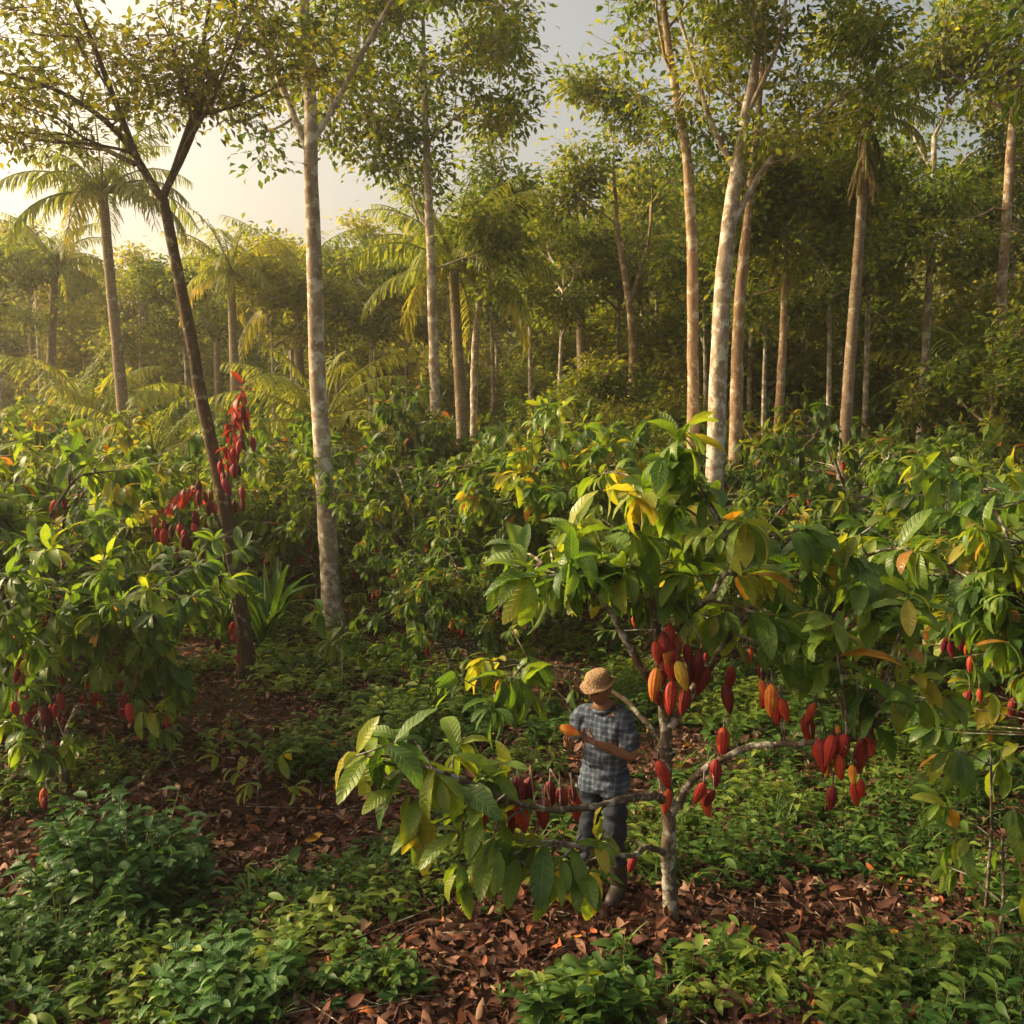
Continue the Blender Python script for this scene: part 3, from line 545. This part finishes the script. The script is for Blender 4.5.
# ------------------------------------------------------------------ the farmer
def skinmesh(verts,edges,radii,root=0,sub=2):
    me=bpy.data.meshes.new('sk');me.from_pydata([tuple(v) for v in verts],edges,[]);o=bpy.data.objects.new('sk',me);col.objects.link(o)
    md=o.modifiers.new('Skin','SKIN');md.use_smooth_shade=True
    for i,r in enumerate(radii):
        sv=me.skin_vertices[0].data[i];sv.radius=(r,r) if np.isscalar(r) else r;sv.use_root=(i==root)
    s=o.modifiers.new('Sub','SUBSURF');s.levels=sub;s.render_levels=sub
    dg=bpy.context.evaluated_depsgraph_get();dg.update();r=bpy.data.meshes.new_from_object(o.evaluated_get(dg));bpy.data.objects.remove(o);return r
skin=simple('skin',(.27,.13,.075),.5,.12,25);trm=simple('trousers',(.022,.027,.045),.85,.3,9,bump=.9)
def shirt_mat():
    m,nt,N,L=newmat('checked_work_shirt');tc=N.new('ShaderNodeTexCoord');sp=N.new('ShaderNodeSeparateXYZ');L.new(tc.outputs['Object'],sp.inputs[0])
    a=mth(N,L,'GREATER_THAN',mth(N,L,'SINE',mth(N,L,'MULTIPLY',sp.outputs[0],150.)),.45)
    b=mth(N,L,'GREATER_THAN',mth(N,L,'SINE',mth(N,L,'MULTIPLY',sp.outputs[2],150.)),.45)
    nz=N.new('ShaderNodeTexNoise');nz.inputs['Scale'].default_value=10;nz.inputs['Detail'].default_value=5;L.new(tc.outputs['Object'],nz.inputs['Vector'])
    f=mth(N,L,'MULTIPLY_ADD',mth(N,L,'ADD',a,b),.22,mth(N,L,'MULTIPLY',nz.outputs['Fac'],.6))
    rp=ramp(N,[(.1,(.03,.04,.065)),(.45,(.065,.085,.13)),(.9,(.19,.22,.27))]);L.new(f,rp.inputs[0])
    pr=N.new('ShaderNodeBsdfPrincipled');pr.inputs['Roughness'].default_value=.9;pr.inputs['Specular IOR Level'].default_value=.15;L.new(rp.outputs[0],pr.inputs['Base Color'])
    bp=N.new('ShaderNodeBump');bp.inputs['Distance'].default_value=.04;L.new(nz.outputs['Fac'],bp.inputs['Height']);L.new(bp.outputs[0],pr.inputs['Normal'])
    o=N.new('ShaderNodeOutputMaterial');L.new(pr.outputs[0],o.inputs[0]);return m
shirtm=shirt_mat()
bootm=simple('rubber_boots',(.035,.028,.022),.5);hairm=simple('hair',(.02,.015,.012),.7);straw=simple('straw_hat',(.34,.21,.12),.85,.45,70,bump=1.);eyem=simple('eye',(.02,.015,.012),.2)
def figure():
    J={'pel':(0,.01,.92),'sp':(0,.02,1.08),'ch':(0,.01,1.25),'nb':(0,.0,1.375),'nt':(0,-.03,1.46),
     'sL':(.165,.0,1.335),'eL':(.27,-.04,1.10),'wL':(.1,-.27,1.235),'sR':(-.165,.0,1.335),'eR':(-.25,-.08,1.10),'wR':(-.1,-.3,1.22),
     'hL':(.09,.01,.84),'kL':(.115,-.03,.47),'aL':(.12,.03,.1),'tL':(.14,-.14,.045),'hR':(-.09,.01,.84),'kR':(-.11,-.05,.47),'aR':(-.11,.0,.1),'tR':(-.14,-.17,.045)}
    rd={'pel':(.135,.11),'sp':(.125,.1),'ch':(.15,.11),'nb':(.07,.065),'nt':.052,'sL':.062,'eL':.043,'wL':.028,'sR':.062,'eR':.043,'wR':.028,'hL':.095,'kL':.065,'aL':.052,'tL':.04,'hR':.095,'kR':.065,'aR':.052,'tR':.04}
    ks=list(J);E=[('pel','sp'),('sp','ch'),('ch','nb'),('nb','nt'),('ch','sL'),('sL','eL'),('eL','wL'),('ch','sR'),('sR','eR'),('eR','wR'),('pel','hL'),('hL','kL'),('kL','aL'),('aL','tL'),('pel','hR'),('hR','kR'),('kR','aR'),('aR','tR')]
    me=skinmesh([J[k] for k in ks],[(ks.index(a),ks.index(b)) for a,b in E],[rd[k] for k in ks],0,3)
    for m in (skin,shirtm,trm,bootm): me.materials.append(m)
    n=len(me.vertices);co=np.empty(n*3);me.vertices.foreach_get('co',co);co=co.reshape(-1,3);no=np.array([v.normal[:] for v in me.vertices])
    best=np.full(n,9.);lab=np.zeros(n,int);tp=np.zeros(n)
    for i,(a,b) in enumerate(E):
        A=np.array(J[a]);B=np.array(J[b]);t=np.clip(((co-A)@(B-A))/((B-A)@(B-A)),0,1);d=np.linalg.norm(co-(A+t[:,None]*(B-A)),axis=1)
        q=d<best;best[q]=d[q];lab[q]=i;tp[q]=t[q]
    reg=np.zeros(n,int)
    for i,(a,b) in enumerate(E):
        q=lab==i
        if a in('pel','sp','ch') and b in('sp','ch','sL','sR'): reg[q]=1
        if (a,b)==('ch','nb'): reg[q]=1
        if (a,b)==('nb','nt'): reg[q&(tp<.15)]=1
        if a in('sL','sR'): reg[q]=np.where(tp[q]<.8,1,0)
        if b in('hL','hR','kL','kR','aL','aR'): reg[q]=2
        if b in('tL','tR'): reg[q]=3
    reg[(reg==2)&(co[:,2]<.3)]=3; reg[(reg==2)&(co[:,2]>.8)]=1; reg[(reg==1)&(co[:,2]<.8)]=2
    wr=np.array([mnoise.noise(Vector((c[0]*11,c[1]*11,c[2]*17)))+.5*mnoise.noise(Vector(c)*30) for c in co])
    off=np.select([reg==1,reg==2,reg==3],[.02+.028*wr,.008+.022*wr,.012],0.)
    co=co+no*off[:,None];me.vertices.foreach_set('co',co.ravel())
    for p in me.polygons:
        c=[reg[v] for v in p.vertices];p.material_index=int(max(set(c),key=c.count));p.use_smooth=True
    return me,J
fme,J=figure()
F=empty('farmer',(.68,7.3,float(gz(.68,7.3))),math.radians(-38),1.04)
obj('body',fme,F)
def hand(w,d,nrmv,side,curl):
    w=np.array(w);d=nrm(d);nv=nrm(np.array(nrmv)-d*np.dot(nrmv,d));s=np.cross(d,nv)*side
    V=[w-d*.02,w+d*.03,w+d*.07];E_=[(0,1),(1,2)];Rr=[(.027,.022),(.032,.018),(.034,.015)]
    out=[skinmesh(V,E_,Rr,0,2)]
    for i,(o,ln) in enumerate([(.028,.07),(.010,.08),(-.009,.075),(-.027,.058)]):
        p=w+d*.068+s*o;ch=[p-d*.02,p];a=0.25
        for f in (.42,.33,.25):
            a+=curl;p=p+(d*math.cos(a)+nv*math.sin(a))*ln*f*1.05;ch.append(p)
        out.append(skinmesh(ch,[(k,k+1) for k in range(4)],[.0095,.0095,.0088,.008,.0065],0,1))
    p=w+d*.02+s*.025;ch=[p]
    for f,(cd,cs,cn) in zip((.03,.03,.026),((.6,.8,.3),(.8,.4,.6),(.8,.0,.8))): p=p+nrm(d*cd+s*cs+nv*cn)*f;ch.append(p)
    out.append(skinmesh(ch,[(0,1),(1,2),(2,3)],[.014,.012,.0105,.008],0,1));return out
for nm,w,d,nv,sd in (('left_hand',J['wL'],(-.8,-.35,.3),(-.2,-.3,.9),1),('right_hand',J['wR'],(.45,-.8,.25),(.3,.3,.9),-1)):
    for k,m in enumerate(hand(w,d,nv,sd,.45)):
        m.materials.clear();m.materials.append(skin);obj(nm if k==0 else nm+'_finger',m,F)
hm=MB();place(hm,T_pod,np.array([[-.12,-.37,1.33]]),np.array([[1,-.1,-.1]]),np.array([[0,0,1.]]),np.array([.18]),np.array([.9]));obj('held_pod',hm.mesh('hp',[M_pod]),F)
def head():
    mb=MB();nu,nv=56,44;th=np.linspace(.02,np.pi-.02,nv+1);ph=np.arange(nu)*2*np.pi/nu
    X=np.sin(th)[:,None]*np.cos(ph);Y=np.sin(th)[:,None]*np.sin(ph);Z=np.broadcast_to(np.cos(th)[:,None],X.shape)
    low=np.clip(-Z,0,1);x=X*.074*(1-.3*low**1.3);y=Y*.092*(1-.12*low);z=Z*.113
    fr=(Y<0)
    g=lambda cx,cz,sx,sz:np.exp(-((np.abs(x)-cx)/sx)**2-((z-cz)/sz)**2)*fr
    y=y-.024*g(0,-.022,.012,.016)-.012*g(0,.0,.009,.025)+.012*g(.03,.008,.014,.011)-.005*g(.028,.03,.022,.008)-.006*g(0,-.054,.022,.009)+.004*g(0,-.055,.02,.0025)-.007*g(0,-.092,.02,.014)-.004*g(.042,-.02,.014,.015)
    V=np.stack([x,y,z],-1).reshape(-1,3);i=np.arange(nv)[:,None]*nu;j=np.arange(nu)[None];j2=(j+1)%nu
    Fc=np.stack([i+j,i+nu+j,i+nu+j2,i+j2],-1).reshape(-1,4);cz=V[Fc].mean(1);hr=(cz[:,2]>.05)|((cz[:,1]>-.01)&(cz[:,2]>.0))|((cz[:,1]>.03)&(cz[:,2]>-.05))
    uv=V[:,:2];mb.add(V,Fc[~hr],uv,.5,0);mb.add(V*1.03,Fc[hr],uv,.5,1)
    def ball(c,r,m):
        t=np.linspace(.05,3.09,9);p=np.arange(12)*np.pi/6;W=np.stack([np.sin(t)[:,None]*np.cos(p)*r[0],np.sin(t)[:,None]*np.sin(p)*r[1],np.broadcast_to(np.cos(t)[:,None],(9,12))*r[2]],-1).reshape(-1,3)+c
        i=np.arange(8)[:,None]*12;j=np.arange(12)[None];j2=(j+1)%12;mb.add(W,np.stack([i+j,i+12+j,i+12+j2,i+j2],-1).reshape(-1,4),W[:,:2],.5,m)
    for s in(-1,1): ball([s*.03,-.071,.008],(.012,.009,.006),2);ball([s*.076,.01,-.008],(.01,.018,.03),0)
    a=np.arange(48)*2*np.pi/48;prof=[(.002,.142),(.05,.14),(.078,.126),(.092,.095),(.096,.06),(.11,.052),(.128,.046),(.131,.042),(.11,.046),(.09,.052)]
    W=[]
    for k,(r,h) in enumerate(prof):
        wv=.014*np.sin(a*2+1)+.008*np.sin(a*5) if r>.1 else .006*np.sin(a*3+k)
        W.append(np.stack([np.cos(a)*r*.95,np.sin(a)*r*1.08,h+wv*(r/.15)**2],-1))
    W=np.array(W).reshape(-1,3);n=len(prof);i=np.arange(n-1)[:,None]*48;j=np.arange(48)[None];j2=(j+1)%48
    mb.add(W,np.stack([i+j,i+48+j,i+48+j2,i+j2],-1).reshape(-1,4),W[:,:2],.5,3)
    return mb.mesh('head',[skin,hairm,eyem,straw])
obj('head',head(),F,(-.005,-.055,1.545),(math.radians(15),0,math.radians(-10)))
cb=MB();a=np.linspace(0,2*np.pi,25);tube(cb,np.stack([np.cos(a)*.072,np.sin(a)*.07-.01,1.405+.02*np.sin(a)],-1),np.full(25,.014),6);obj('collar',cb.mesh('collar',[shirtm]),F)

# ------------------------------------------------------------------ mist, light, sky, camera
m,nt,N,L=newmat('morning_mist');vs=N.new('ShaderNodeVolumeScatter');vs.inputs['Density'].default_value=.0014;vs.inputs['Anisotropy'].default_value=.6;vs.inputs['Color'].default_value=(1,.94,.82,1)
o=N.new('ShaderNodeOutputMaterial');L.new(vs.outputs[0],o.inputs['Volume'])
bpy.ops.mesh.primitive_cube_add(size=1,location=(0,120,11));b=bpy.context.object;b.name='morning_mist';b.scale=(300,280,24);b.data.materials.append(m)
el=math.radians(30);sd=Vector((-.95,.24,0)).normalized()*math.cos(el)+Vector((0,0,math.sin(el)))
sl=bpy.data.lights.new('sun','SUN');sl.energy=5;sl.angle=math.radians(.6);sl.color=(1,.87,.56);so=bpy.data.objects.new('sun',sl);col.objects.link(so);so.rotation_euler=sd.to_track_quat('Z','Y').to_euler()
w=bpy.data.worlds.new('World');scene.world=w;w.use_nodes=True;N=w.node_tree.nodes;L=w.node_tree.links;bg=N['Background']
sk=N.new('ShaderNodeTexSky');sk.sky_type='NISHITA';sk.sun_disc=False;sk.sun_elevation=el;sk.sun_rotation=math.atan2(sd.x,sd.y);sk.dust_density=8;sk.air_density=.8;sk.ozone_density=.4
mx=N.new('ShaderNodeMix');mx.data_type='RGBA';mx.blend_type='MULTIPLY';mx.inputs[0].default_value=1;mx.inputs[7].default_value=(2.15,1.85,1.35,1)
L.new(sk.outputs[0],mx.inputs[6]);L.new(mx.outputs[2],bg.inputs[0]);bg.inputs[1].default_value=.15
cam=bpy.data.cameras.new('camera');cam.lens=34.6;cam.sensor_width=36;cam.clip_end=1000;co=bpy.data.objects.new('camera',cam);col.objects.link(co)
co.location=(0,.2,3.6);co.rotation_euler=(math.radians(85.2),0,0);scene.camera=co
scene.view_settings.view_transform='Standard';scene.view_settings.look='None';scene.view_settings.exposure=0
